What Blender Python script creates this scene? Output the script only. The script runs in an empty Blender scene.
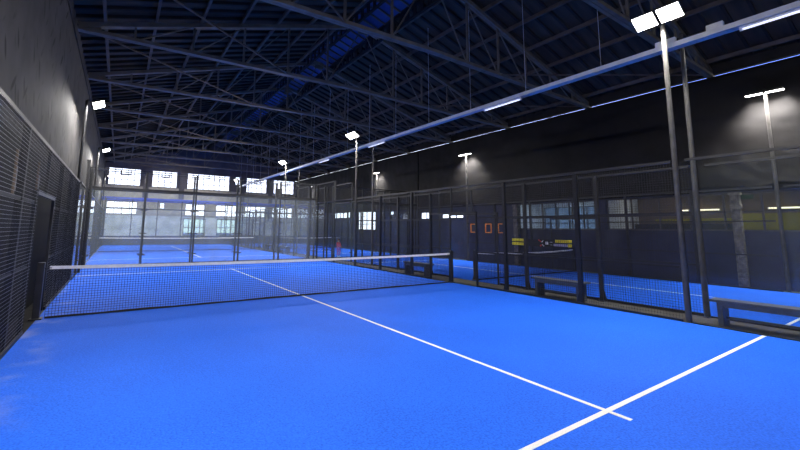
import bpy, bmesh, math, random
from mathutils import Vector, Matrix, noise
random.seed(7)
S = bpy.context.scene
COL = S.collection
PI = math.pi

# ---------------------------------------------------------------- materials
def new_mat(name):
    m = bpy.data.materials.new(name); m.use_nodes = True
    nt = m.node_tree; b = nt.nodes['Principled BSDF']
    return m, nt, b

def N(nt, t, **k):
    n = nt.nodes.new(t)
    for a, v in k.items(): setattr(n, a, v)
    return n

def ramp(nt, src, stops):
    r = N(nt, 'ShaderNodeValToRGB')
    e = r.color_ramp.elements
    while len(e) < len(stops): e.new(0.5)
    for i, (p, c) in enumerate(stops):
        e[i].position = p; e[i].color = (*c, 1) if len(c) == 3 else c
    nt.links.new(src, r.inputs[0]); return r

def coords(nt, scale=(1, 1, 1), rot=(0, 0, 0)):
    t = N(nt, 'ShaderNodeTexCoord'); mp = N(nt, 'ShaderNodeMapping')
    mp.inputs['Scale'].default_value = scale; mp.inputs['Rotation'].default_value = rot
    nt.links.new(t.outputs['Object'], mp.inputs[0]); return mp.outputs[0]

def noisy(name, c0, c1, scale=4, rough=.6, metal=0, bump=0, spec=.5, stretch=(1, 1, 1), detail=4):
    m, nt, b = new_mat(name)
    v = coords(nt, stretch)
    n = N(nt, 'ShaderNodeTexNoise'); n.inputs['Scale'].default_value = scale; n.inputs['Detail'].default_value = detail
    nt.links.new(v, n.inputs['Vector'])
    r = ramp(nt, n.outputs[0], [(.3, c0), (.7, c1)])
    nt.links.new(r.outputs[0], b.inputs['Base Color'])
    b.inputs['Roughness'].default_value = rough; b.inputs['Metallic'].default_value = metal
    b.inputs['Specular IOR Level'].default_value = spec
    if bump:
        bp = N(nt, 'ShaderNodeBump'); bp.inputs['Strength'].default_value = bump; bp.inputs['Distance'].default_value = .02
        nt.links.new(n.outputs[0], bp.inputs['Height']); nt.links.new(bp.outputs[0], b.inputs['Normal'])
    return m

def emit(name, c, s, base=.8):
    m, nt, b = new_mat(name)
    b.inputs['Base Color'].default_value = (base, base, base, 1)
    b.inputs['Emission Color'].default_value = (*c, 1); b.inputs['Emission Strength'].default_value = s
    return m

M = {}
M['black_metal'] = noisy('black_metal', (.012, .012, .014), (.022, .022, .025), 9, .45, 0)
M['wire'] = noisy('wire', (.014, .014, .016), (.026, .026, .028), 9, .5, 0)
M['wire_glint'] = noisy('black_wire_glint', (.34, .34, .35), (.5, .5, .52), 9, .4, 0)  # lamp highlights on the black horizontal wires, put into their colour
M['net_wire'] = noisy('net_cord', (.006, .006, .01), (.012, .012, .02), 20, .8)
M['pole'] = noisy('pole_grey', (.06, .057, .053), (.105, .10, .094), 5, .5, .2)
M['galv'] = noisy('galvanised', (.62, .63, .66), (.76, .77, .80), 6, .45, .1)
M['steel'] = noisy('truss_steel', (.135, .115, .085), (.215, .185, .14), 3, .6, 0)
M['purlin'] = noisy('purlin_wood', (.10, .075, .055), (.17, .13, .10), 4, .8)
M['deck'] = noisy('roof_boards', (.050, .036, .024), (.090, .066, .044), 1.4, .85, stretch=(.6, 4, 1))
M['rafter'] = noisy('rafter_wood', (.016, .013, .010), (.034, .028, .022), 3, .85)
M['ridge'] = noisy('ridge_blue', (.03, .05, .16), (.05, .085, .26), 2, .6)
M['white_band'] = noisy('white_band', (.72, .70, .68), (.86, .85, .84), 14, .8)
M['line'] = noisy('line_turf', (.70, .70, .66), (.84, .83, .80), 60, .9)
M['concrete'] = noisy('concrete', (.045, .043, .038), (.075, .072, .064), 3, .85, bump=.15)
M['navy'] = noisy('navy_paint', (.018, .022, .05), (.028, .034, .07), 2, .6)
M['bench'] = noisy('bench_paint', (.055, .065, .085), (.09, .10, .125), 7, .5)
M['plaster'] = noisy('pale_plaster', (.36, .33, .28), (.50, .46, .40), 3, .9, bump=.2)
M['column'] = noisy('column_paint', (.07, .063, .055), (.22, .20, .175), 8, .8, bump=.3)
M['beam_blue'] = noisy('beam_blue', (.03, .07, .5), (.05, .11, .65), 3, .5)
M['frame'] = noisy('window_frame', (.05, .05, .055), (.09, .09, .10), 8, .6)
M['lilac_frame'] = noisy('window_bar', (.16, .13, .17), (.24, .20, .25), 8, .6)
M['orange'] = noisy('orange_frame', (.80, .22, .03), (.95, .32, .05), 8, .5)
M['yellow'] = noisy('yellow_foam', (.75, .60, .01), (.9, .75, .03), 10, .6)
M['red'] = noisy('red_print', (.6, .03, .03), (.75, .06, .05), 10, .6)
M['lavender'] = noisy('lavender_print', (.35, .35, .55), (.45, .45, .65), 10, .6)
M['banner'] = noisy('banner_black', (.008, .008, .009), (.016, .016, .017), 10, .7)
M['white'] = noisy('white_paint', (.7, .7, .72), (.82, .82, .84), 10, .5)
M['notice'] = noisy('notice_board', (.22, .21, .20), (.40, .38, .36), 6, .7)
M['wood'] = noisy('batten_wood', (.18, .12, .07), (.26, .18, .11), 6, .7, stretch=(1, 1, .2))
M['yellow_wall'] = noisy('yellow_wall', (.26, .22, .012), (.38, .33, .025), 1.5, .7)
M['brown_wall'] = noisy('brown_wall', (.14, .095, .06), (.22, .155, .10), 1.5, .8)
M['cabinet'] = noisy('cabinet_grey', (.03, .03, .035), (.05, .05, .055), 5, .6)
M['office'] = noisy('office_wall', (.55, .56, .58), (.70, .71, .73), 2, .8)
M['hedge'] = noisy('hedge_leaves', (.03, .09, .02), (.10, .22, .06), 9, .8)
M['ground'] = noisy('yard_ground', (.25, .24, .22), (.34, .33, .30), 2, .9)
M['skin'] = noisy('skin', (.50, .28, .20), (.58, .34, .25), 12, .6)
M['hair'] = noisy('hair', (.10, .045, .02), (.16, .07, .03), 20, .6)
M['jacket'] = noisy('red_jacket', (.85, .03, .02), (.95, .06, .03), 12, .7)
M['trousers'] = noisy('pink_trousers', (.62, .10, .34), (.74, .16, .44), 12, .7)
M['led'] = emit('led_panel', (1, .97, .93), 14)
M['tube'] = emit('tube_lamp', (.80, .82, 1), 1.1)
M['warm_tube'] = emit('warm_tube', (1, .74, .42), 3.0)
M['green_sign'] = emit('green_sign', (.04, .35, .18), .06, .02)

def glass_mat(name, tint, haze, haze_col=(.55, .62, .72)):
    m, nt, b = new_mat(name); nt.nodes.remove(b)
    out = nt.nodes['Material Output']
    tr = N(nt, 'ShaderNodeBsdfTransparent'); tr.inputs[0].default_value = (*tint, 1)
    gl = N(nt, 'ShaderNodeBsdfGlossy'); gl.inputs['Roughness'].default_value = .02
    fr = N(nt, 'ShaderNodeFresnel'); fr.inputs['IOR'].default_value = 1.45
    mx = N(nt, 'ShaderNodeMixShader')
    ge = N(nt, 'ShaderNodeNewGeometry'); sb = N(nt, 'ShaderNodeMath', operation='SUBTRACT'); sb.inputs[0].default_value = 1
    nt.links.new(ge.outputs['Backfacing'], sb.inputs[1])
    fm = N(nt, 'ShaderNodeMath', operation='MULTIPLY'); nt.links.new(fr.outputs[0], fm.inputs[0]); nt.links.new(sb.outputs[0], fm.inputs[1])
    nt.links.new(fm.outputs[0], mx.inputs[0]); nt.links.new(tr.outputs[0], mx.inputs[1]); nt.links.new(gl.outputs[0], mx.inputs[2])
    df = N(nt, 'ShaderNodeBsdfDiffuse'); df.inputs[0].default_value = (*haze_col, 1)
    nz = N(nt, 'ShaderNodeTexNoise'); nz.inputs['Scale'].default_value = 1.7; nz.inputs['Detail'].default_value = 5
    nt.links.new(coords(nt), nz.inputs['Vector'])
    r = ramp(nt, nz.outputs[0], [(.3, (haze * .6,) * 3), (.75, (haze * 1.6,) * 3)])
    m2 = N(nt, 'ShaderNodeMixShader')
    nt.links.new(r.outputs[0], m2.inputs[0]); nt.links.new(mx.outputs[0], m2.inputs[1]); nt.links.new(df.outputs[0], m2.inputs[2])
    nt.links.new(m2.outputs[0], out.inputs[0])
    return m
M['glass'] = glass_mat('court_glass', (.97, .985, .98), .008)
M['end_glass'] = glass_mat('dusty_hazed_glass', (.97, .985, .98), .06)  # pale veil: slight dirt, plus court reflections and glow put into the colour
M['pane'] = glass_mat('window_pane', (.95, .96, 1), .05, (.8, .8, .85))
M['office_pane'] = glass_mat('office_pane', (.80, .88, .95), .03)

def turf_mat():
    m, nt, b = new_mat('blue_turf')
    v = coords(nt)
    fine = N(nt, 'ShaderNodeTexNoise'); fine.inputs['Scale'].default_value = 55; fine.inputs['Detail'].default_value = 6
    big = N(nt, 'ShaderNodeTexNoise'); big.inputs['Scale'].default_value = .7; big.inputs['Detail'].default_value = 5
    nt.links.new(v, fine.inputs['Vector']); nt.links.new(v, big.inputs['Vector'])
    r1 = ramp(nt, fine.outputs[0], [(.3, (.009, .094, .66)), (.72, (.022, .172, .95))])
    r2 = ramp(nt, big.outputs[0], [(.3, (.88, .88, .90)), (.7, (1, 1, 1))])
    mul = N(nt, 'ShaderNodeMixRGB', blend_type='MULTIPLY'); mul.inputs[0].default_value = 1
    nt.links.new(r1.outputs[0], mul.inputs[1]); nt.links.new(r2.outputs[0], mul.inputs[2])
    # white sand specks and the sand drift along the left edge of the court
    sp = N(nt, 'ShaderNodeTexVoronoi'); sp.inputs['Scale'].default_value = 9
    nt.links.new(v, sp.inputs['Vector'])
    rs = ramp(nt, sp.outputs['Distance'], [(.0, (.55,) * 3), (.05, (0, 0, 0))])
    sx = N(nt, 'ShaderNodeSeparateXYZ'); tc = N(nt, 'ShaderNodeTexCoord'); nt.links.new(tc.outputs['Object'], sx.inputs[0])
    mr = N(nt, 'ShaderNodeMapRange'); mr.inputs['From Min'].default_value = -5.0; mr.inputs['From Max'].default_value = -4.35
    mr.inputs['To Min'].default_value = .4; mr.inputs['To Max'].default_value = 0
    nt.links.new(sx.outputs[0], mr.inputs[0])
    dn = N(nt, 'ShaderNodeTexNoise'); dn.inputs['Scale'].default_value = 2.3; dn.inputs['Detail'].default_value = 8
    nt.links.new(v, dn.inputs['Vector'])
    rd = ramp(nt, dn.outputs[0], [(.5, (0, 0, 0)), (.72, (.9, .9, .9))])
    mm = N(nt, 'ShaderNodeMath', operation='MULTIPLY'); nt.links.new(mr.outputs[0], mm.inputs[0]); nt.links.new(rd.outputs[0], mm.inputs[1])
    mxx = N(nt, 'ShaderNodeMath', operation='MAXIMUM'); nt.links.new(mm.outputs[0], mxx.inputs[0]); nt.links.new(rs.outputs[0], mxx.inputs[1])
    fin = N(nt, 'ShaderNodeMixRGB'); nt.links.new(mxx.outputs[0], fin.inputs[0]); nt.links.new(mul.outputs[0], fin.inputs[1])
    fin.inputs[2].default_value = (.50, .52, .62, 1)
    nt.links.new(fin.outputs[0], b.inputs['Base Color'])
    b.inputs['Roughness'].default_value = .75; b.inputs['Specular IOR Level'].default_value = .12
    bp = N(nt, 'ShaderNodeBump'); bp.inputs['Strength'].default_value = .35; bp.inputs['Distance'].default_value = .01
    nt.links.new(fine.outputs[0], bp.inputs['Height']); nt.links.new(bp.outputs[0], b.inputs['Normal'])
    return m
M['turf'] = turf_mat()

def left_wall_mat():
    m, nt, b = new_mat('scuffed_wall')
    tc = N(nt, 'ShaderNodeTexCoord'); sx = N(nt, 'ShaderNodeSeparateXYZ'); nt.links.new(tc.outputs['Object'], sx.inputs[0])
    base = N(nt, 'ShaderNodeTexNoise'); base.inputs['Scale'].default_value = 1.6; base.inputs['Detail'].default_value = 6
    nt.links.new(coords(nt), base.inputs['Vector'])
    r0 = ramp(nt, base.outputs[0], [(.3, (.046, .044, .043)), (.7, (.074, .070, .068))])
    fac = None
    for rot, seed in (((.7, 0, 0), 0), ((-.5, 0, 0), 5.3)):
        vr = coords(nt, (1, 1, 1), rot); mp2 = N(nt, 'ShaderNodeMapping'); mp2.inputs['Scale'].default_value = (1, 5.6, 1.5); nt.links.new(vr, mp2.inputs[0]); v = mp2.outputs[0]
        s = N(nt, 'ShaderNodeTexVoronoi'); s.inputs['Scale'].default_value = .75 + seed * .03; s.inputs['Randomness'].default_value = 1
        nt.links.new(v, s.inputs['Vector'])
        q = ramp(nt, s.outputs['Distance'], [(.20, (.85,) * 3), (.29, (0, 0, 0))])
        if fac is None: fac = q.outputs[0]
        else:
            ad = N(nt, 'ShaderNodeMath', operation='MAXIMUM'); nt.links.new(fac, ad.inputs[0]); nt.links.new(q.outputs[0], ad.inputs[1]); fac = ad.outputs[0]
    mk = N(nt, 'ShaderNodeTexNoise'); mk.inputs['Scale'].default_value = .55
    nt.links.new(coords(nt), mk.inputs['Vector'])
    rk = ramp(nt, mk.outputs[0], [(.42, (0, 0, 0)), (.52, (1, 1, 1))])
    mu = N(nt, 'ShaderNodeMath', operation='MULTIPLY'); nt.links.new(fac, mu.inputs[0]); nt.links.new(rk.outputs[0], mu.inputs[1])
    mix = N(nt, 'ShaderNodeMixRGB'); nt.links.new(mu.outputs[0], mix.inputs[0]); nt.links.new(r0.outputs[0], mix.inputs[1])
    mix.inputs[2].default_value = (.010, .0095, .010, 1)
    # the lower three metres are painted black
    st = N(nt, 'ShaderNodeMath', operation='LESS_THAN'); st.inputs[1].default_value = 3.0; nt.links.new(sx.outputs[2], st.inputs[0])
    ly = N(nt, 'ShaderNodeMath', operation='LESS_THAN'); ly.inputs[1].default_value = 9.0; nt.links.new(sx.outputs[1], ly.inputs[0])
    an = N(nt, 'ShaderNodeMath', operation='MULTIPLY'); nt.links.new(st.outputs[0], an.inputs[0]); nt.links.new(ly.outputs[0], an.inputs[1])
    f2 = N(nt, 'ShaderNodeMixRGB'); nt.links.new(an.outputs[0], f2.inputs[0]); nt.links.new(mix.outputs[0], f2.inputs[1])
    f2.inputs[2].default_value = (.006, .006, .007, 1)
    nt.links.new(f2.outputs[0], b.inputs['Base Color']); b.inputs['Roughness'].default_value = .8; b.inputs['Specular IOR Level'].default_value = .12
    bp = N(nt, 'ShaderNodeBump'); bp.inputs['Strength'].default_value = .3; bp.inputs['Distance'].default_value = .03
    nt.links.new(base.outputs[0], bp.inputs['Height']); nt.links.new(bp.outputs[0], b.inputs['Normal'])
    return m
M['left_wall'] = left_wall_mat()
M['tarp'] = noisy('black_tarp', (.0085, .0078, .008), (.0145, .0132, .0132), 1.3, .6, bump=.25, spec=.18)
M['black_wall'] = noisy('black_wall', (.006, .006, .008), (.011, .011, .013), 2, .8, spec=.15)

# ---------------------------------------------------------------- mesh helpers
class MB:
    def __init__(s): s.v = []; s.f = []; s.mi = []; s.cur = 0
    def add(s, vs, fs):
        o = len(s.v); s.v += [tuple(x) for x in vs]; s.f += [tuple(i + o for i in q) for q in fs]; s.mi += [s.cur] * len(fs)
    def box(s, x0, x1, y0, y1, z0, z1):
        s.add([(x0, y0, z0), (x1, y0, z0), (x1, y1, z0), (x0, y1, z0), (x0, y0, z1), (x1, y0, z1), (x1, y1, z1), (x0, y1, z1)],
              [(3, 2, 1, 0), (4, 5, 6, 7), (0, 1, 5, 4), (1, 2, 6, 5), (2, 3, 7, 6), (3, 0, 4, 7)]); return s
    def cbox(s, c, d):
        return s.box(c[0] - d[0] / 2, c[0] + d[0] / 2, c[1] - d[1] / 2, c[1] + d[1] / 2, c[2] - d[2] / 2, c[2] + d[2] / 2)
    def bar(s, p0, p1, w, h, caps=True):
        p0 = Vector(p0); p1 = Vector(p1); d = (p1 - p0).normalized()
        up = Vector((0, 0, 1)) if abs(d.z) < .95 else Vector((1, 0, 0))
        a = d.cross(up).normalized() * w / 2; u = a.cross(d).normalized() * h / 2
        vs = [p + q for p in (p0, p1) for q in (-a - u, a - u, a + u, -a + u)]
        fs = [(0, 1, 5, 4), (1, 2, 6, 5), (2, 3, 7, 6), (3, 0, 4, 7)]
        if caps: fs += [(3, 2, 1, 0), (4, 5, 6, 7)]
        s.add(vs, fs); return s
    def tube(s, p0, p1, r0, r1=None, n=12):
        r1 = r0 if r1 is None else r1
        p0 = Vector(p0); p1 = Vector(p1); d = (p1 - p0).normalized()
        up = Vector((0, 0, 1)) if abs(d.z) < .95 else Vector((1, 0, 0))
        a = d.cross(up).normalized(); u = a.cross(d).normalized()
        vs = []
        for p, r in ((p0, r0), (p1, r1)):
            for k in range(n):
                t = 2 * PI * k / n; vs.append(p + (a * math.cos(t) + u * math.sin(t)) * r)
        fs = [(k, (k + 1) % n, n + (k + 1) % n, n + k) for k in range(n)] + [tuple(range(n))[::-1], tuple(range(n, 2 * n))]
        s.add(vs, fs); return s
    def prism(s, poly, axis, a, b):
        """extrude a polygon given in the two other axes along axis from a to b"""
        n = len(poly)
        def mk(p, t):
            q = list(p); q.insert(axis, t); return tuple(q)
        s.add([mk(p, a) for p in poly] + [mk(p, b) for p in poly],
              [(k, (k + 1) % n, n + (k + 1) % n, n + k) for k in range(n)] + [tuple(range(n))[::-1], tuple(range(n, 2 * n))])
        return s
    def mesh(s, name, mats):
        me = bpy.data.meshes.new(name); me.from_pydata(s.v, [], s.f)
        for m in (mats if isinstance(mats, (list, tuple)) else [mats]): me.materials.append(m)
        for p, i in zip(me.polygons, s.mi): p.material_index = i
        bm = bmesh.new(); bm.from_mesh(me); bmesh.ops.recalc_face_normals(bm, faces=bm.faces[:]); bm.to_mesh(me); bm.free()
        me.update(); return me
    def build(s, name, mats, parent=None, loc=(0, 0, 0), bevel=0):
        return link(name, s.mesh(name, mats), parent, loc, bevel)

def link(name, me, parent=None, loc=(0, 0, 0), bevel=0):
    o = bpy.data.objects.new(name, me); COL.objects.link(o); o.location = loc
    if parent: o.parent = parent
    if bevel:
        md = o.modifiers.new('bevel', 'BEVEL'); md.width = bevel; md.segments = 2; md.limit_method = 'ANGLE'
    return o

def thing(name, label, cat, loc=(0, 0, 0), rz=0, group=None):
    o = bpy.data.objects.new(name, None); COL.objects.link(o); o.location = loc; o.rotation_euler = (0, 0, rz)
    o.empty_display_size = .2
    return tag(o, label, cat, group)

def tag(o, label, cat, group=None, kind=None):
    o['label'] = label; o['category'] = cat
    if group: o['group'] = group
    if kind: o['kind'] = kind
    return o

def struct(o): o['kind'] = 'structure'; return o

def dup(root, loc, rz=0, label=None, group=None):
    def cp(o, parent):
        c = o.copy(); COL.objects.link(c)
        if parent: c.parent = parent; c.matrix_parent_inverse = Matrix()
        for ch in list(o.children): cp(ch, c)
        return c
    r = cp(root, None); r.location = loc; r.rotation_euler = (0, 0, rz)
    if label: r['label'] = label
    if group: r['group'] = group
    return r

# ---------------------------------------------------------------- dimensions
XL, XR = -.30, 17.55            # side walls of the hall
YF, YB = -13.0, 31.7            # front and back walls
RX, RZ = 8.75, 9.62             # ridge line, underside of the trusses' top chord
EZ = 6.84                       # wall top
C2 = 20.8                       # centre of the second row of courts
def chord_z(x): return 6.92 + (RZ - 6.92) * (1 - abs(x - RX) / 9.05)

# ---------------------------------------------------------------- setting
struct(MB().box(XL - .3, XR + 3.6, YF - .3, YB + .3, -.25, 0).build('floor', M['concrete']))
struct(MB().box(XL - .25, XL, YF - .25, YB + .25, 0, EZ).build('wall_left', M['left_wall']))
FILL_WIN = [(1.6 + 5.4 * i, 4.4 + 5.4 * i, 5.15, 6.70) for i in range(3)]  # windows added in the unseen front wall to let in fill daylight
wf = MB()
def gable(mb, y0, y1): mb.prism([(XL, 6.84), (XR, 6.84), (XR, chord_z(XR) + .33), (RX, RZ + .33), (XL, chord_z(XL) + .33)], 1, y0, y1)
def wall_with_holes(mb, a0, a1, z0, z1, holes, put):
    xs = sorted({a0, a1} | {h[0] for h in holes} | {h[1] for h in holes})
    for p, q in zip(xs, xs[1:]):
        hs = sorted([(h[2], h[3]) for h in holes if h[0] <= p + 1e-6 and h[1] >= q - 1e-6])
        z = z0
        for (u, v) in hs:
            if u > z + 1e-6: put(p, q, z, u)
            z = v
        if z < z1 - 1e-6: put(p, q, z, z1)
wall_with_holes(wf, XL, XR, 0, 6.84, FILL_WIN, lambda p, q, u, v: wf.box(p, q, YF - .25, YF, u, v))
gable(wf, YF - .25, YF)
struct(wf.build('wall_front', M['black_wall']))

# right wall: navy below, window strip, black above
RWIN = [(-8.2, -1.05, 1.70, 2.93), (-.75, 3.0, 1.70, 2.93), (6.6, 8.4, 2.32, 2.62), (9.2, 10.35, 2.18, 2.75), (11.0, 11.95, 2.2, 2.82), (13.2, 13.75, 2.65, 2.95), (15.5, 18.2, 1.57, 3.0), (19.4, 22.5, 2.55, 3.6)]
wr = MB()
def put_r(p, q, u, v):
    for (a, b, mi) in ((u, min(v, 2.95), 0), (max(u, 2.95), v, 1)):
        if b > a + 1e-6: wr.cur = mi; wr.box(XR, XR + .2, p, q, a, b)
wall_with_holes(wr, YF, YB + .25, 0, EZ, RWIN, put_r)
struct(wr.build('wall_right', [M['navy'], M['black_wall']]))

# back wall with two rows of windows
BWIN_UP = [(0.0, 2.5, 5.30, 6.84), (3.4, 5.53, 5.30, 6.84), (6.4, 10.4, 5.30, 6.84), (10.95, 11.45, 6.0, 6.84), (12.1, 14.3, 5.30, 6.84), (15.05, 17.4, 5.35, 6.84)]
BWIN_LO = [(0.05, 2.4, 2.72, 3.85), (4.2, 4.62, 3.3, 3.85), (6.4, 8.15, 2.72, 3.85), (9.2, 11.35, 2.72, 3.85), (12.1, 14.3, 2.72, 3.85), (15.0, 17.3, 2.72, 3.85)]
BWIN_DOOR = [(6.3, 8.3, .75, 2.45), (9.35, 11.2, .75, 2.45)]
wb = MB()
def put_b(p, q, u, v):
    for (a, b, mi) in ((0, .8, 0), (.8, 2.62, 1), (2.62, 5.28, 2), (5.28, 10, 3)):
        lo, hi = max(a, u), min(b, v)
        if hi > lo + 1e-6: wb.cur = mi; wb.box(p, q, YB, YB + .25, lo, hi)
wall_with_holes(wb, XL, XR, 0, 6.84, BWIN_UP + BWIN_LO + BWIN_DOOR, put_b)
wb.cur = 3; gable(wb, YB, YB + .25)
M['back_grey'] = noisy('back_grey', (.38, .42, .46), (.68, .71, .74), 1.1, .8)
M['back_dark'] = noisy('back_dark', (.07, .066, .08), (.13, .12, .14), 1.1, .8)
struct(wb.build('wall_back', [M['navy'], M['back_grey'], M['plaster'], M['back_dark']]))
struct(MB().box(XL, XR, YB - .12, YB - .005, 3.9, 4.22).build('trim_1', M['beam_blue']))
for i, x in enumerate((2.95, 5.95, 11.7, 14.68)):                       # wall piers between the windows
    struct(MB().box(x - .22, x + .22, YB - .16, YB - .005, 4.24, 7.0).build('trim_%d' % (i + 2), M['back_dark']))

wn = 0
def window(axis, at, a0, a1, z0, z1, cols, rows, frame_mat, pane_mat, inner=None, t=.05):
    """a framed window filling one opening; axis 0: in a wall along X, 1: along Y"""
    global wn; wn += 1
    fr = MB(); D = .06
    def b(p, q, u, v):
        if axis == 0: fr.box(p, q, at - D / 2, at + D / 2, u, v)
        else: fr.box(at - D / 2, at + D / 2, p, q, u, v)
    b(a0, a1, z0, z0 + t); b(a0, a1, z1 - t, z1); b(a0, a0 + t, z0 + t, z1 - t); b(a1 - t, a1, z0 + t, z1 - t)
    for i in range(1, cols):
        x = a0 + (a1 - a0) * i / cols; b(x - t / 2, x + t / 2, z0 + t, z1 - t)
    for i in range(1, rows):
        z = z0 + (z1 - z0) * i / rows; b(a0 + t, a1 - t, z - t / 2, z + t / 2)
    if inner:                                             # an opening sash with a heavier bar
        p, q, u, v = inner
        for w in ((p, q, u, u + t * 1.6), (p, q, v - t, v), (p, p + t * 1.4, u, v), (q - t * 1.4, q, u, v)): b(*w)
    o = struct(fr.build('window_%d' % wn, frame_mat))
    pn = MB()
    if axis == 0: pn.box(a0 + .01, a1 - .01, at - .006, at + .006, z0 + .01, z1 - .01)
    else: pn.box(at - .006, at + .006, a0 + .01, a1 - .01, z0 + .01, z1 - .01)
    pn.build('window_pane', pane_mat, o)
    return o
for (a, b, u, v) in BWIN_UP:
    w = b - a; n = max(1, round(w / .52))
    window(0, YB + .10, a, b, u, v, n, 3 if n > 1 else 2, M['lilac_frame'], M['pane'],
           (a + w * .36, a + w * .70, v - .62, v - .16) if 1 < n < 7 else None)
for (a, b, u, v) in BWIN_LO:
    w = b - a; n = max(1, round(w / .55))
    window(0, YB + .10, a, b, u, v, n, 2, M['lilac_frame'], M['pane'])
for (a, b, u, v) in BWIN_DOOR:
    window(0, YB + .10, a, b, u, v, 4, 2, M['frame'], glass_mat('door_pane', (.55, .62, .62), .12), t=.07)
for (a, b, u, v) in FILL_WIN: window(0, YF - .10, a, b, u, v, 4, 3, M['lilac_frame'], M['pane'])  # the added front windows, out of view
for i, (a, b, u, v) in enumerate(RWIN):
    n = max(1, round((b - a) / (.95 if i == 0 else .62)))
    window(1, XR + .10, a, b, u, v, n, 2 if v - u > .7 else 1, M['frame'], M['office_pane'] if i < 2 else M['pane'], t=.05 if i < 2 else .04)

# roof: boarded deck with rafters, two slopes
dk = MB()
def slope_box(mb, x0, x1, y0, y1, dz0, dz1):
    z = chord_z
    mb.add([(x0, y0, z(x0) + dz0), (x1, y0, z(x1) + dz0), (x1, y1, z(x1) + dz0), (x0, y1, z(x0) + dz0),
            (x0, y0, z(x0) + dz1), (x1, y0, z(x1) + dz1), (x1, y1, z(x1) + dz1), (x0, y1, z(x0) + dz1)],
           [(3, 2, 1, 0), (4, 5, 6, 7), (0, 1, 5, 4), (1, 2, 6, 5), (2, 3, 7, 6), (3, 0, 4, 7)])
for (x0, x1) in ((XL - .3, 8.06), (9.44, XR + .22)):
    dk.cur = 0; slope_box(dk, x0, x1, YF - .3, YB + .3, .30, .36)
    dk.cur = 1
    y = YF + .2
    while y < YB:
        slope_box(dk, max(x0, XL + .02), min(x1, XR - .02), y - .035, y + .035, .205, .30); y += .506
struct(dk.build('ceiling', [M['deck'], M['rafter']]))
rs = MB()
for (x0, x1) in ((8.06, RX), (RX, 9.44)):
    rs.cur = 0; slope_box(rs, x0, x1, YF - .3, YB + .3, .36, .40)
    rs.cur = 1
    y = YF + .2
    while y < YB:
        slope_box(rs, x0, x1, y - .025, y + .025, .29, .36); y += .506
tag(rs.build('ridge_skylight', [M['ridge'], M['purlin']]), 'dark blue strip of roof sheets with pale slats along the ridge', 'roof light')
for i, (x0, x1) in enumerate(((XL - .25, XL + .03), (XR - .03, XR + .15))):   # eave beams above a narrow daylight slit
    struct(MB().box(x0, x1, YF, YB, EZ + (.058 if i else .02), EZ + .40).build('trim_%d' % (i + 6), M['rafter']))

# lattice beams each side of the ridge strip
for x, side in ((8.02, 'left'), (9.48, 'right')):
    t = thing('ridge_beam', 'dark lattice beam along the %s edge of the blue ridge strip' % side, 'roof beam', (x, YF, chord_z(x)))
    MB().box(-.04, .04, 0, YB - YF, .20, .30).build('upper_flange', M['rafter'], t)
    MB().box(-.04, .04, 0, YB - YF, -.22, -.14).build('lower_flange', M['rafter'], t)
    web = MB(); y = .25
    while y < YB - YF - .3:
        web.box(-.02, .02, y, y + .16, -.14, .20); y += .405
    web.build('web_plates', M['rafter'], t)
k = 0
for side, xs in (('left', [.38 + 1.22 * i for i in range(7)]), ('right', [XR - .42 - 1.22 * i for i in range(7)])):
    for x in xs:
        z = chord_z(x)
        tag(MB().box(x - .035, x + .035, YF, YB, z + .075, z + .205).build('roof_purlin', M['purlin']),
            'slim dark purlin running lengthwise under the %s roof slope' % side, 'purlin', 'purlins of the %s roof slope' % side)

# trusses
def make_truss():
    t = thing('roof_truss', 'steel roof truss', 'roof truss', (0, 0, 0))
    cz = 6.92
    for sgn in (-1, 1):
        x0 = RX + sgn * 8.95
        a = (x0, 0, chord_z(x0) + .02); b = (RX, 0, RZ + .02)
        mb = MB(); mb.bar((a[0], -.045, a[2]), (b[0], -.045, b[2]), .07, .13); mb.bar((a[0], .045, a[2]), (b[0], .045, b[2]), .07, .13)
        mb.build('top_chord', M['steel'], t)
        # lower chord, slightly cambered: two angles back to back
        mb = MB(); e = (x0, 0, 6.88); m = (RX, 0, 7.02)
        for y in (-.05, .05): mb.bar((e[0], y, e[2]), (m[0], y, m[2]), .085, .10)
        mb.build('bottom_chord', M['steel'], t)
        MB().box(min(x0, x0 - sgn * .5), max(x0, x0 - sgn * .5), -.02, .02, 6.83, 7.08).build('heel_plate', M['steel'], t)
        lowz = lambda x: 7.02 - .14 * abs(x - RX) / 8.95
        nodes = [RX + sgn * 1.53 * i for i in range(0, 6)]
        for i in range(1, 6):
            x = nodes[i]
            MB().bar((x, 0, lowz(x)), (x, 0, chord_z(x)), .06, .06).build('vertical', M['steel'], t)
        for i in range(0, 5):
            MB().bar((nodes[i], .015, chord_z(nodes[i])), (nodes[i + 1], .015, lowz(nodes[i + 1])), .035, .035).build('diagonal', M['steel'], t)
        # wind brace in the plane of the lower chord to the next truss
        MB().bar((x0 - sgn * .35, .05, 6.90), (RX + sgn * 3.06, 4.0, 6.97), .04, .04).build('wind_brace', M['purlin'], t)
    MB().box(RX - .22, RX + .22, -.02, .02, RZ - .26, RZ + .09).build('apex_plate', M['steel'], t)
    return t
names = ['nearest the camera, its heel cut by the top of the photo', 'second from the camera, ending above the long cable tray', 'third from the camera, springing from above the near left lamp',
         'fourth from the camera, just above the near left lamp', 'fifth from the camera', 'sixth from the camera', 'seventh from the camera', 'eighth from the camera', 'last before the back windows']
tr = make_truss()
for i in range(9):
    o = tr if i == 0 else dup(tr, (0, 0, 0))
    o.location = (0, -4.65 + 4.05 * i, 0)
    o['label'] = 'dark steel roof truss, ' + names[i]; o['group'] = 'roof trusses'

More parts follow.
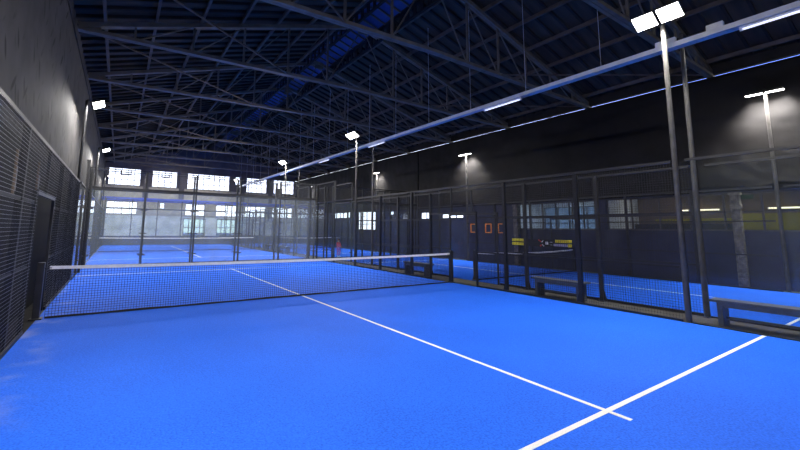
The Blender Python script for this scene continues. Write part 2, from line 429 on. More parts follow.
# ---------------------------------------------------------------- courts
def turf(x0, x1, cy, label):
    cx = (x0 + x1) / 2; w = (x1 - x0) / 2
    t = thing('court_turf', label, 'court', (cx, cy, 0), 0, 'blue artificial turf courts')
    MB().box(-w, w, -10, 10, 0, .015).build('turf_carpet', M['turf'], t)
    L = .018
    for s in (-1, 1):
        MB().box(-w + .02, w - .02, s * 6.95 - .025, s * 6.95 + .025, .015, L).build('service_line', M['line'], t)
    MB().box(-.025, .025, -7.15, -6.976, .015, L).build('centre_line', M['line'], t)
    MB().box(-.025, .025, -6.924, 6.924, .015, L).build('centre_line', M['line'], t)
    MB().box(-.025, .025, 6.976, 7.15, .015, L).build('centre_line', M['line'], t)
    return t
turf(0.03, 9.97, 0, 'large blue turf court filling the foreground in front of the camera')
turf(0.03, 9.97, C2, 'blue turf court behind the far glass wall under the back windows')
turf(11.03, 16.97, 0, 'narrow blue turf court behind the right mesh fence')
turf(11.03, 16.97, C2, 'narrow blue turf court far back where the person stands')

def net(x0, x1, cy, label, dip=.04, step=.046):
    w = x1 - x0
    t = thing('court_net', label, 'net', ((x0 + x1) / 2, cy, .019), 0, 'court nets')
    h = w / 2
    top = lambda x: .905 - dip * (1 - (x / h) ** 2)
    a, b = -h + .14, h - .08
    nn = int((b - a) / step); mb = MB(); c = .0048
    for i in range(nn + 1):
        x = a + (b - a) * i / nn; mb.bar((x, 0, .03), (x, 0, top(x) - .04), c, c, False)
    for j in range(1, int(.86 / step) + 1):
        pts = [a + (b - a) * i / 14 for i in range(15)]
        for p, q in zip(pts, pts[1:]):
            mb.bar((p, 0, .03 + (top(p) - .07) * j * step / .86), (q, 0, .03 + (top(q) - .07) * j * step / .86), c, c, False)
    mb.build('net_mesh', M['net_wire'], t)
    def strip(f0, f1, d):
        m = MB(); n = 24; vs = []
        for i in range(n + 1):
            x = a + (b - a) * i / n
            vs += [(x, -d, f0(x)), (x, d, f0(x)), (x, d, f1(x)), (x, -d, f1(x))]
        fs = []
        for i in range(n):
            o = 4 * i
            for k in range(4): fs.append((o + k, o + (k + 1) % 4, o + 4 + (k + 1) % 4, o + 4 + k))
        fs += [(3, 2, 1, 0), (4 * n, 4 * n + 1, 4 * n + 2, 4 * n + 3)]
        m.add(vs, fs); return m
    strip(lambda x: top(x) - .055, top, .008).build('head_band', M['white_band'], t)
    wob = lambda x: .006 * math.sin(x * 5.1) + .004 * math.sin(x * 13.3)
    strip(lambda x: .002, lambda x: .034 + wob(x), .012).build('foot_band', M['net_wire'], t)
    for s in (-1, 1):
        x = s * (h - .02)
        p = MB().box(x - .05, x + .05, -.05, .05, 0, .97)
        p.box(x - .09, x + .09, -.09, .09, 0, .02)
        p.prism([(.05, .02), (.09, .02), (.05, .22)], 0, x - .04, x + .04)
        po = p.build('post', M['black_metal'], t, bevel=.006)
        MB().tube((x - s * .05, 0, .87), (x - s * .15, 0, .87), .012).build('tension_strap', M['black_metal'], po)
    return t
net(0.0, 10.0, 0, 'long net with white head band right across the foreground court')
net(0.0, 10.0, C2, 'net with white band on the court beyond the far glass wall')
net(11.06, 16.94, 0, 'shorter net on the narrow court behind the right mesh fence', .07)
net(11.06, 16.94, C2, 'far net crossing behind the person in red', .05)

# ---------------------------------------------------------------- mesh fences
panel_cache = {}
def wire_panel(w, h, light=False):
    k = (round(w, 2), round(h, 2), light)
    if k not in panel_cache:
        mb = MB(); c = .0032; n = round(w / .05); m = round(h / .05)
        for i in range(n + 1): mb.bar((0, w * i / n, 0), (0, w * i / n, h), c, c, False)
        mb.cur = 1
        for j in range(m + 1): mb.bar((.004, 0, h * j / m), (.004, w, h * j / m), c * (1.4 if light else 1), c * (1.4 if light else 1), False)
        panel_cache[k] = mb.mesh('mesh_panel', [M['wire'], M['wire_glint'] if light else M['wire']])
    return panel_cache[k]
def fence_post(mb_name, y, h, t):
    p = MB().box(.01, .09, y - .04, y + .04, 0, h)
    p.box(-.01, .13, y - .08, y + .08, 0, .015)
    p.prism([(y + .04, .015), (y + .11, .015), (y + .04, .30)], 0, .035, .065)
    return p.build(mb_name, M['black_metal'], t)
def make_fence(light=False):
    t = thing('mesh_fence', '', 'fence', (0, 0, .0), 0)
    for y in (-4, -2, 2, 4): fence_post('post', y, 3.0, t)
    for y in (-1, 1): MB().box(.012, .058, y - .023, y + .023, 0, 2.13).build('door_jamb', M['black_metal'], t)
    MB().box(.008, .062, -1.03, 1.03, 2.131, 2.19).build('door_lintel', M['black_metal'], t)
    MB().box(.012, .058, -.023, .023, 2.191, 2.97).build('short_post', M['black_metal'], t)
    MB().box(.0, .06, -5.885, 5.885, 2.971, 3.02).build('top_rail', M['black_metal'], t)
    for z in (1.0, 2.0):
        for (a, b) in ((-5.885, -1.03), (1.03, 5.885)): MB().box(.025, .05, a, b, z - .02, z + .02).build('middle_rail', M['black_metal'], t)
    for (a, b) in ((-5.885, -1.03), (1.03, 5.885)): MB().box(-.02, .008, a, b, .0, .055).build('base_rail', M['black_metal'], t)
    for (a, b, z0, z1) in ((-5.88, -4, .06, 2.96), (-4, -2, .06, 2.96), (-2, -1.0, .06, 2.96), (1.0, 2, .06, 2.96), (2, 4, .06, 2.96), (4, 5.88, .06, 2.96), (-1, 1, 2.2, 2.96)):
        link('mesh_panel', wire_panel(b - a, z1 - z0, light), t, (-.006, a, z0))
    return t
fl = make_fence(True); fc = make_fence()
FN = [((0, 0), PI, 'black wire mesh fence with open doorway along the left wall'),
      ((10.0, 0), 0, 'black mesh fence along the right side of the foreground court'),
      ((11.0, 0), PI, 'mesh fence just behind the benches, edge of the narrow court'),
      ((17.0, 0), 0, 'mesh fence against the navy right wall'),
      ((0, C2), PI, 'far left mesh fence beyond the glass wall'),
      ((10.0, C2), 0, 'far mesh fence on the right of the court under the windows'),
      ((11.0, C2), PI, 'far mesh fence left of the person in red'),
      ((17.0, C2), 0, 'farthest mesh fence along the right wall, behind the person in red')]
for i, (p, rz, lab) in enumerate(FN):
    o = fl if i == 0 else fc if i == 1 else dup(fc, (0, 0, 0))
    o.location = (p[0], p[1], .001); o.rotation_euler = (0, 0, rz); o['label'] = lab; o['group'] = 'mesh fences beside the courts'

# ---------------------------------------------------------------- glass walls
def glass_post(x, y, h, t, along):
    p = MB().box(x - .035, x + .035, y - .035, y + .035, 0, h)
    p.box(x - .08, x + .08, y - .08, y + .08, 0, .015)
    o = p.build('post', M['black_metal'], t)
    for z in (.45, 1.35, 2.35):
        c = MB()
        if along == 1: c.box(x - .06, x - .035, y - .13, y + .13, z - .02, z + .02)
        else: c.box(x - .13, x + .13, y - .06, y - .035, z - .02, z + .02)
        c.build('glass_clamp', M['black_metal'], o)
    return o
def make_side_glass():
    """runs from y=0 (fence end) to y=4 (corner); the corner half rises to four metres"""
    t = thing('glass_wall', '', 'glass wall', (0, 0, 0))
    glass_post(.06, 2, 4, t, 1); glass_post(.06, 3.93, 4, t, 1)
    for a, b in ((.03, 1.985), (2.005, 3.96)):
        MB().box(-.006, .006, a, b, .03, 2.97).build('glass_panel', M['glass'], t)
    MB().box(-.02, .03, 0.125, 1.96, 2.975, 3.02).build('top_rail', M['black_metal'], t)
    MB().box(-.02, .024, 2.02, 3.96, 2.975, 3.02).build('middle_rail', M['black_metal'], t)
    MB().box(-.02, .024, 2.0, 3.96, 3.96, 4.0).build('top_rail', M['black_metal'], t)
    link('mesh_panel', wire_panel(1.95, .92), t, (0, 2.0, 3.03))
    MB().box(-.02, .02, .0, 3.96, 0, .028).build('base_rail', M['black_metal'], t)
    return t
sg = make_side_glass()
SG = [((10, 6), 0, 'glass side wall joining the right fence to the far glass wall'),
      ((0, 6), PI * 0, 'glass side wall at the far left corner of the foreground court'),
      ((11, 6), 0, 'far glass side wall across the walkway from the right court fence'),
      ((17, 6), 0, 'far glass side wall of the narrow court against the right wall'),
      ((10, -6), PI, 'glass side wall in front of the near bench at the right edge'),
      ((11, -6), PI, 'glass side wall just behind the near bench at the right edge'),
      ((17, -6), PI, 'glass side wall before the yellow room at the right edge'),
      ((0, 14.8), PI, 'left glass side wall just beyond the far glass wall'),
      ((10, 14.8), PI, 'right glass side wall just beyond the far glass wall'),
      ((11, 14.8), PI, 'glass side wall just left of the person in red'),
      ((17, 14.8), PI, 'glass side wall behind the person in red, by the right wall'),
      ((0, 26.8), 0, 'glass side wall at the left end of the back windows'),
      ((10, 26.8), 0, 'glass side wall below the middle of the back windows'),
      ((11, 26.8), 0, 'glass side wall at the back, across the walkway end'),
      ((17, 26.8), 0, 'glass side wall in the farthest right corner of the hall')]
for i, (p, rz, lab) in enumerate(SG):
    o = sg if i == 0 else dup(sg, (0, 0, 0))
    o.location = (p[0], p[1], .001); o.rotation_euler = (0, 0, rz); o['label'] = lab; o['group'] = 'glass side walls'
def make_end_glass(w, label, x0, y, flip=False):
    t = thing('glass_wall', label, 'glass wall', (x0 + (w if flip else 0), y, .001), PI if flip else 0, 'glass end walls'); n = round(w / 2)
    for i in range(n + 1):
        glass_post(min(max(w * i / n, .05), w - .05), .06, 4, t, 0)
    for i in range(n):
        MB().box(w * i / n + .012, w * (i + 1) / n - .012, -.006, .006, .03, 3.12).build('glass_panel', M['end_glass' if w > 8 else 'glass'], t)
        link('mesh_panel', wire_panel(2, .72), t, (w * (i + 1) / n, 0, 3.24)).rotation_euler = (0, 0, PI / 2)
    MB().box(0, w, -.03, .022, 3.13, 3.23).build('middle_rail', M['black_metal'], t)
    MB().box(0, w, -.02, .022, 3.965, 4.0).build('top_rail', M['black_metal'], t)
    MB().box(0, w, -.02, .02, 0, .028).build('base_rail', M['black_metal'], t)
    return t
make_end_glass(10, 'tall glass end wall closing the far end of the foreground court', 0, 10.02)
make_end_glass(10, 'second glass end wall standing just behind the first', 0, 10.78, True)
make_end_glass(10, 'farthest glass end wall under the bright back windows', 0, 30.9)
make_end_glass(6, 'glass end wall closing the narrow right court, person in red beyond', 11, 10.02)
make_end_glass(6, 'glass end wall beyond the narrow right court, nearer the person in red', 11, 10.78, True)
make_end_glass(6, 'farthest glass end wall in the back right corner', 11, 30.9)

# ---------------------------------------------------------------- light poles
def make_pole(h, mat, reach=.24, half=.37, tilt=34, dep=.17):
    """pole at the origin, heads towards +X"""
    t = thing('light_pole', '', 'light pole', (0, 0, 0))
    p = MB().tube((0, 0, 0), (0, 0, h), .05, .04, 14)
    p.box(-.072, .072, -.045, .045, 0, .015)
    p.build('pole', mat, t)
    MB().bar((0, 0, h + .015), (reach, 0, h + .02), .05, .03).build('bracket', M['black_metal'], t)
    MB().box(reach - .06, reach, -half + .04, half - .04, h - .02, h + .004).build('crossbar', M['black_metal'], t)
    hw = half / 2 - .02
    for s in (-1, 1):
        R = Matrix.Rotation(-math.radians(tilt), 4, 'Y')
        def rot(mb):
            mb.v = [tuple(R @ Vector(v) + Vector((reach, s * half / 2, h - .075))) for v in mb.v]; return mb
        hd = MB().box(-dep, dep, -hw, hw, -.005, .022)
        for k in range(9):
            y = (-.42 + .105 * k) * 2 * hw; hd.box(-dep * .82, dep * .82, y - .004, y + .004, .022, .055)
        ho = rot(hd).build('lamp_head', M['black_metal'], t)
        rot(MB().box(-dep + .015, dep - .015, -hw + .012, hw - .012, -.022, -.006)).build('led_panel', M['led'], ho)
    return t
def court_light(x, y, z, dx, reach, half, power, lean, spread):
    d = bpy.data.lights.new('court_lamp', 'AREA'); d.shape = 'RECTANGLE'; d.size = 2 * half; d.size_y = .28
    d.energy = power; d.color = (1, .965, .92); d.spread = spread
    o = bpy.data.objects.new('court_lamp', d); COL.objects.link(o)
    dr = Vector((dx * lean, 0, -1)).normalized()
    o.location = Vector((x + dx * reach, y, z - .075)) + dr * .03
    zz = -dr; xx = Vector((0, 1, 0)); yy = zz.cross(xx)
    o.rotation_euler = Matrix((xx, yy, zz)).transposed().to_euler()
    return o
KIND = {'A': dict(h=5.95, mat='pole', reach=.24, half=.42, tilt=34), 'B': dict(h=5.62, mat='black_metal', reach=.32, half=.40, tilt=24),
        'C': dict(h=5.90, mat='pole', reach=.10, half=.44, tilt=0, dep=.075), 'D': dict(h=5.85, mat='pole', reach=.22, half=.40, tilt=0, dep=.12)}
POLES = [  # x, y, kind, facing, power, lean, spread, label
 (10.045, -5.95, 'A', -1, 500, .55, 2.75, 'tall grey light pole at the near right, its twin lamps glaring at the top'),
 (10.045, 5.95, 'A', -1, 500, .6, 2.75, 'light pole with glaring lamps at the far right corner of the foreground court'),
 (10.045, 14.85, 'A', -1, 600, .6, 3.14, 'light pole beyond the far glass wall, lamps below the trusses'),
 (10.045, 26.75, 'A', -1, 600, .6, 3.14, 'farthest light pole in front of the back windows'),
 (-.045, 5.95, 'B', 1, 440, .22, 3.14, 'nearer black light pole against the left wall'),
 (-.045, 14.85, 'B', 1, 600, .45, 3.14, 'second black light pole along the left wall'),
 (-.045, 26.75, 'B', 1, 600, .45, 3.14, 'farthest black light pole along the left wall'),
 (-.045, -5.95, 'B', 1, 360, .45, 3.14, 'black light pole on the left wall beside the camera'),
 (10.955, -5.95, 'D', 1, 190, .6, 2.4, 'light pole behind the near right one, its lamps at the cable tray'),
 (10.955, 5.95, 'D', 1, 190, .6, 2.4, 'light pole across the walkway from the far right corner pole'),
 (10.955, 14.85, 'D', 1, 220, .6, 2.4, 'light pole across the walkway, beyond the far glass wall'),
 (10.955, 26.75, 'D', 1, 220, .6, 2.4, 'light pole across the walkway near the back wall'),
 (17.20, -5.95, 'C', -1, 190, -.10, 1.75, 'light pole with T-shaped lamps before the tarp, right edge of photo'),
 (17.20, 5.95, 'C', -1, 190, -.10, 1.75, 'light pole lighting a pale cone on the tarp, middle of right wall'),
 (17.20, 14.85, 'C', -1, 190, -.10, 1.75, 'light pole lighting the tarp farther along the right wall'),
 (17.20, 26.75, 'C', -1, 190, -.10, 1.75, 'light pole at the far end of the right wall')]
protos = {}
for (x, y, kd, f, pw, lean, spr, lab) in POLES:
    K = KIND[kd]
    if kd in protos: o = dup(protos[kd], (0, 0, 0))
    else: o = protos[kd] = make_pole(K['h'], M[K['mat']], K['reach'], K['half'], K['tilt'], K.get('dep', .17))
    o.location = (x, y, .001); o.rotation_euler = (0, 0, 0 if f > 0 else PI); o['label'] = lab; o['group'] = 'light poles'
    court_light(x, y, K['h'], f, K['reach'], K['half'], pw, lean, spr)

# ---------------------------------------------------------------- cable tray and tube lights
tx, tz, ty0, ty1 = 10.5, 5.44, -9.6, 28.0
t = thing('cable_tray', 'long pale metal cable tray hung over the walkway from the trusses', 'cable tray', (tx, ty0, tz))
L = ty1 - ty0
tb = MB().box(-.10, .10, 0, L, -.03, -.022); tb.box(-.10, -.09, 0, L, -.022, .07); tb.box(.09, .10, 0, L, -.022, .07)
tb.build('tray', M['galv'], t)
for i in range(9):
    yy = -4.65 + 4.05 * i - ty0
    for dy in ((-.0, 2.02) if yy + 2.02 < L else (0,)):
        y = yy + dy
        top = chord_z(tx) + (.19 if dy else -.1)
        MB().tube((0, y + .12, -.02), (0, y + .12, top - tz), .006, n=6).build('hanger_wire', M['galv'], t)
        MB().box(-.07, .07, y + .08, y + .16, -.034, -.03).build('hanger_clip', M['galv'], t)
for y, l in ((2.85, .25), (3.6, .35)): MB().box(-.045, .045, y, y + l, -.021, .20).build('ballast_box', M['galv'], t)
cb = MB()
for k in range(3): cb.tube((-.03 + .03 * k, .05, -.008), (-.03 + .03 * k, L - .05, -.008), .012, n=8)
cb.build('cables', M['black_metal'], t)
def make_tube():
    t = thing('tube_light', '', 'tube light', (0, 0, 0))
    MB().box(-.03, .03, -.66, .66, .018, .05).build('fitting', M['white'], t)
    MB().tube((0, -.62, -.0), (0, .62, -.0), .018).build('tube', M['tube'], t)
    for s in (-1, 1): MB().box(-.02, .02, s * .64 - .02, s * .64 + .02, -.022, .018).build('end_cap', M['white'], t)
    return t
tu = make_tube()
for i, (y, lab) in enumerate(((-7.62, 'nearest tube light under the cable tray, at the right edge'), (-1.7, 'tube light under the cable tray, above the middle of the right fence'),
                              (5.0, 'tube light under the cable tray by the far right corner pole'), (10.2, 'tube light under the cable tray above the far glass wall'),
                              (16.5, 'farthest tube light under the cable tray'))):
    o = tu if i == 0 else dup(tu, (0, 0, 0))
    o.location = (tx, y, tz - .083); o['label'] = lab; o['group'] = 'tube lights on the cable tray'

# ---------------------------------------------------------------- benches
def make_bench(l):
    t = thing('bench', '', 'bench', (0, 0, 0))
    MB().box(-.17, .17, -l / 2, l / 2, .405, .45).build('seat', M['bench'], t, bevel=.008)
    MB().box(-.15, -.115, -l / 2 + .18, l / 2 - .18, .33, .404).build('apron', M['bench'], t)
    for s in (-1, 1): MB().box(-.15, .15, s * (l / 2 - .14) - .04, s * (l / 2 - .14) + .04, 0, .404).build('leg', M['bench'], t, bevel=.005)
    MB().box(-.02, .02, -l / 2 + .18, l / 2 - .18, .12, .16).build('stretcher', M['bench'], t)
    return t
b1 = make_bench(2.0); b2 = make_bench(1.35)
for o, p, lab in ((b1, (10.42, -7.2), 'dark bench behind the glass at the right edge of the photo'),
                  (b2, (10.44, -3.25), 'dark bench in the walkway behind the right mesh fence'),
                  (dup(b2, (0, 0, 0)), (10.40, 2.1), 'dark bench seen behind the right end of the long net'),
                  (dup(b1, (0, 0, 0)), (10.50, 18.6), 'farther of two benches in the walkway beyond the glass'),
                  (dup(b1, (0, 0, 0)), (10.50, 16.1), 'nearer of two benches in the walkway beyond the glass')):
    o.location = (*p, .001); o['label'] = lab; o['group'] = 'walkway benches'

# ---------------------------------------------------------------- black tarps on the right wall
def tarp(y0, y1, label):
    ny = int((y1 - y0) / .11); nz = 36; vs = []; X = XR - .13
    knots = [(-6.06, 3.05), (6.06, 3.05), (14.74, 3.05)]
    for i in range(ny + 1):
        y = y0 + (y1 - y0) * i / ny
        hem = 3.0 + .05 * math.sin(y * 1.1) + .03 * math.sin(y * 2.7 + 1)
        for (ky, kz) in knots: hem += .14 * math.exp(-((y - ky) / .30) ** 2)
        for j in range(nz + 1):
            z = hem + (6.80 - hem) * j / nz
            d = .035 * noise.noise(Vector((y * .8, z * 1.3, 3))) + .022 * noise.noise(Vector((y * 2.6, z * 1.2, 9)))
            cr = noise.noise(Vector((y * 3.1 + z * 1.9, z * 3.7 - y * 1.2, 21)))
            d += .035 * max(0, cr) ** 1.2
            for (ky, kz) in knots:
                r = math.hypot(y - ky, z - kz)
                if r < 2.4:
                    a = math.atan2(z - kz, y - ky)
                    d += .032 * math.sin(a * 15 + 2 * noise.noise(Vector((a * 2, r, 4)))) * math.exp(-r / .75) * min(1, r / .15)
            vs.append((X + d, y, z))
    fs = []; w = nz + 1
    for i in range(ny):
        for j in range(nz): fs.append((i * w + j, i * w + j + 1, (i + 1) * w + j + 1, (i + 1) * w + j))
    mb = MB(); mb.add(vs, fs); o = mb.build('tarp_curtain', M['tarp'])
    for p in o.data.polygons: p.use_smooth = True
    md = o.modifiers.new('thickness', 'SOLIDIFY'); md.thickness = .004
    return tag(o, label, 'tarp', 'black tarps on the right wall')
tarp(-12.5, 10.25, 'wrinkled black tarp covering the near part of the right wall')
tarp(10.32, 31.2, 'black tarp covering the far part of the right wall')

# white columns at the right wall
def column(y, label):
    t = thing('column', label, 'column', (17.32, y, .001), 0, 'worn white columns by the right wall')
    MB().box(-.09, .09, -.11, .11, 0, 2.82).build('shaft', M['column'], t, bevel=.012)
    MB().box(-.105, .105, -.13, .13, 2.4, 2.52).build('collar', M['column'], t, bevel=.006)
    MB().box(-.12, .12, -.14, .14, 2.82, 2.9).build('capital', M['column'], t, bevel=.006)
column(-5.0, 'worn white column before the yellow room at the right edge')
column(2.95, 'worn white column behind the yellow and black banner')

# orange outlined frames on the navy wall
for y0, y1, lab in ((5.66, 6.04, 'orange square frame on the navy wall, left of the three'), (4.61, 5.02, 'orange square frame on the navy wall, middle of the three'),
                    (3.80, 4.20, 'orange square frame on the navy wall, right of the three')):
    t = thing('picture_frame', lab, 'frame', (XR - .003, y0, 1.50), 0, 'orange frames on the navy wall')
    w = y1 - y0; h = .5; k = .055
    f = MB()
    f.box(-.03, 0, 0, w, 0, k); f.box(-.03, 0, 0, w, h - k, h); f.box(-.03, 0, 0, k, k, h - k); f.box(-.03, 0, w - k, w, k, h - k)
    f.build('frame', M['orange'], t); MB().box(-.012, 0, k, w - k, k, h - k).build('backing', M['navy'], t)

# banner hung on the mesh beside the narrow court
t = thing('banner', 'black banner with yellow bars and red marks hung on the far mesh fence', 'banner', (16.93, 1.5, .95))
t.rotation_euler = (0, 0, 0)
MB().box(0, .02, -1.0, .75, .0, .32).build('panel', M['banner'], t)
for z in (.20, .03): MB().box(-.02, .018, .76, 1.44, z, z + .12).build('yellow_bar', M['yellow'], t, bevel=.02)
MB().box(-.02, .018, -1.44, -.72, .20, .32).build('yellow_bar', M['yellow'], t, bevel=.02)
MB().box(-.02, .018, -1.26, -.66, .05, .14).build('pale_bar', M['lavender'], t)
MB().box(-.02, .018, -1.44, -1.27, .03, .15).build('yellow_tip', M['yellow'], t, bevel=.01)
rm = MB().bar((-.012, .06, .30), (-.012, -.08, .21), .02, .045); rm.bar((-.012, -.02, .02), (-.012, -.10, .10), .02, .05)
rm.build('red_mark', M['red'], t)
wm = MB().box(-.014, 0, -.40, -.28, .10, .22); wm.bar((-.012, -.10, .20), (-.012, -.18, .28), .02, .03); wm.bar((-.012, -.12, .10), (-.012, -.2, .03), .02, .03)
wm.box(-.014, 0, -.60, -.48, .20, .215); wm.box(-.014, 0, -.60, -.48, .09, .105)
wm.build('white_mark', M['white'], t)

# notices on the black left wall, seen through the mesh
for y, z0, z1, lab in ((-.98, 2.18, 2.55, 'pale notice on the black left wall, nearer the camera'), (.9, 2.36, 2.62, 'pale notice on the black left wall above the doorway')):
    t = thing('notice_board', lab, 'notice', (XL + .003, y, z0), 0, 'notices behind the left mesh')
    MB().box(0, .015, -.12, .12, 0, z1 - z0).build('sheet', M['notice'], t); MB().box(0, .03, -.17, -.13, -.1, z1 - z0 + .25).build('batten', M['wood'], t)

# loudspeaker on top of a glass wall post
t = thing('loudspeaker', 'black loudspeaker fixed beside a far glass wall post, before a window', 'loudspeaker', (8.21, 10.92, 3.30))
MB().box(-.16, .16, -.12, .12, 0, .42).build('cabinet', M['black_metal'], t, bevel=.02)
MB().tube((0, -.121, .14), (0, -.13, .14), .10, n=20).build('woofer', M['cabinet'], t)
MB().tube((0, -.121, .32), (0, -.13, .32), .045, n=16).build('tweeter', M['cabinet'], t)

# ---------------------------------------------------------------- rooms behind the right wall
ox0, ox1 = XR + .2, 20.6
struct(MB().box(ox1, ox1 + .15, YF, -.95, 0, 3.3).build('wall_service_room', M['brown_wall']))
struct(MB().box(ox0, ox1, -.95, -.85, 0, 3.3).build('wall_partition', M['office']))
struct(MB().box(ox0, ox1 + .15, YF, 4.0, 3.3, 3.4).build('ceiling_service_room', M['cabinet']))
struct(MB().box(ox0, ox1, 3.9, 4.0, 0, 3.3).build('wall_office_end', M['office']))
of = MB()
wall_with_holes(of, -.85, 3.9, 0, 3.3, [(-.2, 3.6, 1.2, 2.9)], lambda p, q, u, v: of.box(ox1, ox1 + .15, p, q, u, v))
struct(of.build('wall_office_back', M['office']))
window(1, ox1 + .07, -.2, 3.6, 1.2, 2.9, 5, 2, M['frame'], glass_mat('office_daylight_pane', (.22, .27, .33), .25, (.4, .45, .5)), t=.05)
t = tag(MB().box(ox1 - .04, ox1 - .003, -11, -4.2, .9, 2.36).build('yellow_board', M['yellow_wall']), 'large yellow wall board in the lit room at the right edge', 'wall board')
tag(MB().box(ox1 - .04, ox1 - .003, -4.18, -1.6, 2.05, 2.2).build('yellow_board', M['yellow_wall']), 'thin yellow strip above the grey cabinet in the lit room', 'wall board')
t = thing('cabinet', 'long dark grey cabinet behind the window of the lit room', 'cabinet', (ox1 - .35, -2.6, .001))
MB().box(-.28, .28, -1.55, 1.55, 0, 1.98).build('body', M['cabinet'], t)
for i in range(4): 
    d = MB().box(-.305, -.285, -1.52 + .77 * i, -.78 + .77 * i, .06, 1.94).build('door', M['cabinet'], t)
    MB().box(-.33, -.306, -.86 + .77 * i, -.83 + .77 * i, 1.0, 1.2).build('handle', M['galv'], d)
for i, (a, b) in enumerate(((-3.75, -2.55), (-5.85, -5.05))):
    t = thing('tube_light', 'warm tube light in the room behind, %s the white column' % ('left of' if i == 0 else 'right of'), 'tube light', (ox1 - .035, (a + b) / 2, 2.5), 0, 'warm tube lights in the room behind')
    MB().box(0, .03, -(b - a) / 2, (b - a) / 2, 0, .07).build('fitting', M['white'], t)
    MB().tube((-.025, -(b - a) / 2 + .03, .035), (-.025, (b - a) / 2 - .03, .035), .024).build('tube', M['warm_tube'], t)
def room_fill(loc, sx, sy, power, col, rot):
    d = bpy.data.lights.new('room_fill', 'AREA'); d.shape = 'RECTANGLE'; d.size = sx; d.size_y = sy; d.energy = power; d.color = col
    o = bpy.data.objects.new('room_fill', d); COL.objects.link(o); o.location = loc; o.rotation_euler = rot
room_fill((19.4, -4.0, 3.25), .5, 5.5, 34, (1, .82, .58), (0, 0, 0))  # added area light, carries the light of the warm tubes
room_fill((19.2, 1.6, 3.25), .5, 3.0, 60, (.85, .93, 1), (0, 0, 0))  # added fill to brighten the office, no lamp fitting there
t = thing('exit_sign', 'small dim green sign in the window beside the white column', 'sign', (XR + .01, -5.02, 2.70))
MB().box(.03, .06, -.35, -.05, 0, .14).build('housing', M['cabinet'], t); MB().box(.025, .03, -.34, -.06, .01, .13).build('face', M['green_sign'], t)

# ---------------------------------------------------------------- outside
struct(MB().box(-60, 90, YB + .4, 120, -.3, -.1).build('ground_yard', M['ground']))
struct(MB().box(XR + 3.7, 90, YF, YB + .4, -.3, -.1).build('ground_side', M['ground']))
bm = bmesh.new(); bmesh.ops.create_icosphere(bm, subdivisions=5, radius=1)
for v in bm.verts:
    v.co *= 1 + .16 * noise.noise(v.co * 3.2) + .08 * noise.noise(v.co * 9)
    v.co = Vector((v.co.x * .8, v.co.y * 3.4, max(v.co.z, -.92) * 1.1 + 1.0))
me = bpy.data.meshes.new('hedge'); bm.to_mesh(me); bm.free(); me.materials.append(M['hedge'])
o = link('hedge', me, None, (XR + 4.8, 19.0, -.1)); tag(o, 'green hedge outside, seen through the far right side window', 'hedge')

# ---------------------------------------------------------------- person far back
def skin_mesh(name, chain, edges, radii, mat, parent, loc=(0, 0, 0)):
    me = bpy.data.meshes.new(name); me.from_pydata(chain, edges, []); me.materials.append(mat)
    o = link(name, me, parent, loc)
    o.modifiers.new('skin', 'SKIN'); me.update()
    sv = me.skin_vertices[0].data
    for i, r in enumerate(radii): sv[i].radius = (r, r)
    sv[0].use_root = True
    sb = o.modifiers.new('sub', 'SUBSURF'); sb.levels = 2; sb.render_levels = 2
    return o
pt = thing('person', 'person in red jacket and pink trousers standing on the far narrow court', 'person', (12.01, 11.11, .016), math.radians(200))
k = .57   # child height
def sc(vs): return [(x * k, y * k, z * k) for x, y, z in vs]
body_v = sc([(0, 0, .95), (0, 0, 1.15), (0, -.01, 1.36), (0, 0, 1.50), (0, .02, 1.60), (0, .03, 1.72),
             (.10, 0, .90), (.12, .02, .50), (.12, -.02, .09), (.12, .12, .04),
             (-.10, 0, .90), (-.14, .10, .52), (-.14, -.02, .09), (-.14, .12, .04),
             (.19, 0, 1.42), (.26, .04, 1.14), (.24, .20, .98), (.24, .27, .95),
             (-.19, 0, 1.42), (-.26, .04, 1.14), (-.24, .20, .98), (-.24, .27, .95)])
body_e = [(0, 1), (1, 2), (2, 3), (3, 4), (4, 5), (0, 6), (6, 7), (7, 8), (8, 9), (0, 10), (10, 11), (11, 12), (12, 13), (2, 14), (14, 15), (15, 16), (16, 17), (2, 18), (18, 19), (19, 20), (20, 21)]
body_r = [x * k for x in (.12, .11, .13, .06, .085, .10, .085, .06, .04, .035, .085, .06, .04, .035, .055, .042, .032, .028, .055, .042, .032, .028)]
bo = skin_mesh('body', body_v, body_e, body_r, M['skin'], pt)
jv = sc([(0, 0, .92), (0, 0, 1.15), (0, -.01, 1.36), (0, 0, 1.46), (.19, 0, 1.42), (.26, .04, 1.14), (.245, .17, 1.01), (-.19, 0, 1.42), (-.26, .04, 1.14), (-.245, .17, 1.01)])
skin_mesh('jacket', jv, [(0, 1), (1, 2), (2, 3), (2, 4), (4, 5), (5, 6), (2, 7), (7, 8), (8, 9)], [x * k for x in (.165, .15, .165, .085, .078, .062, .052, .078, .062, .052)], M['jacket'], pt)
tv = sc([(0, 0, .96), (.10, 0, .90), (.12, .02, .50), (.12, -.02, .14), (-.10, 0, .90), (-.14, .10, .52), (-.14, -.02, .14)])
skin_mesh('trousers', tv, [(0, 1), (1, 2), (2, 3), (0, 4), (4, 5), (5, 6)], [x * k for x in (.14, .115, .085, .07, .115, .085, .07)], M['trousers'], pt)
def blob(name, c, r, mat, parent):
    b = bmesh.new(); bmesh.ops.create_uvsphere(b, u_segments=16, v_segments=10, radius=1)
    for v in b.verts: v.co = Vector((v.co.x * r[0] + c[0], v.co.y * r[1] + c[1], v.co.z * r[2] + c[2])) * k
    m = bpy.data.meshes.new(name); b.to_mesh(m); b.free(); m.materials.append(mat)
    for p in m.polygons: p.use_smooth = True
    return link(name, m, parent)
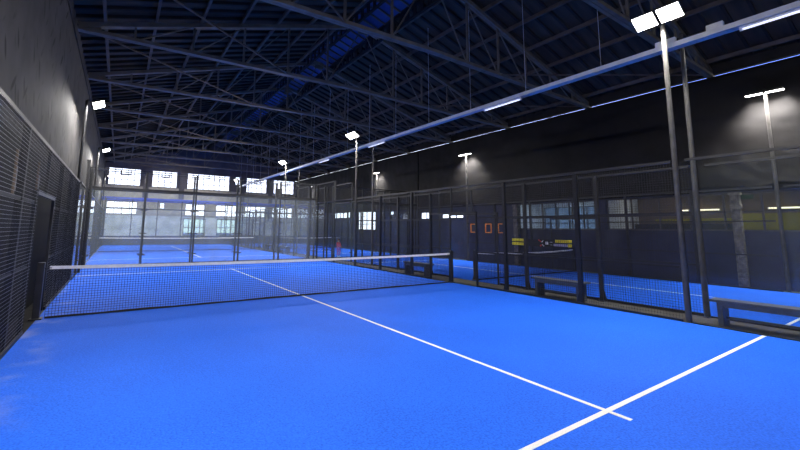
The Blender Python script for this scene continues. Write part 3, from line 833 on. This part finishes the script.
blob('hair', (0, -.015, 1.72), (.125, .13, .125), M['hair'], pt)
for s in (-1, 1):
    blob('eye', (s * .04, .118, 1.66), (.014, .012, .012), M['black_metal'], pt)
    blob('shoe', ((.12 if s > 0 else -.14), .06, .045), (.05, .13, .045), M['white'], pt)

# ---------------------------------------------------------------- daylight, camera, colour
w = bpy.data.worlds.new('sky'); S.world = w; w.use_nodes = True
nt = w.node_tree; bg = nt.nodes['Background']; bg.inputs[1].default_value = 4.2
tcw = N(nt, 'ShaderNodeTexCoord'); sxw = N(nt, 'ShaderNodeSeparateXYZ'); nt.links.new(tcw.outputs['Generated'], sxw.inputs[0])
rw = ramp(nt, sxw.outputs[2], [(.0, (.88, .92, 1)), (.17, (.86, .91, 1)), (.30, (.12, .22, .80))])
nt.links.new(rw.outputs[0], bg.inputs[0])

cam = bpy.data.cameras.new('camera'); co = bpy.data.objects.new('camera', cam); COL.objects.link(co); S.camera = co
yaw, pit, rol = .5673, .1249, .0113
fw = Vector((math.sin(yaw) * math.cos(pit), math.cos(yaw) * math.cos(pit), math.sin(pit)))
r = Vector((math.cos(yaw), -math.sin(yaw), 0)); u = r.cross(fw)
r2 = r * math.cos(rol) + u * math.sin(rol); u2 = r2.cross(fw)
mw = Matrix((r2, u2, -fw)).transposed().to_4x4(); mw.translation = Vector((1.1125, -8.9127, 1.6398))
co.matrix_world = mw
cam.sensor_width = 36; cam.sensor_fit = 'HORIZONTAL'; cam.lens = 384.666 / 800 * 36
cam.shift_x = (400 - 366.11) / 800; cam.shift_y = (180.67 - 225) / 800
cam.clip_start = .05; cam.clip_end = 300

vs = S.view_settings
S.display_settings.display_device = 'sRGB'
vs.view_transform = 'Standard'; vs.look = 'None'; vs.gamma = 1; vs.use_curve_mapping = False; vs.exposure = 0
cy = S.cycles
cy.use_denoising = True
cy.max_bounces = 10; cy.diffuse_bounces = 5; cy.transparent_max_bounces = 48; cy.glossy_bounces = 4
cy.caustics_reflective = False; cy.caustics_refractive = False
cy.sample_clamp_indirect = 6
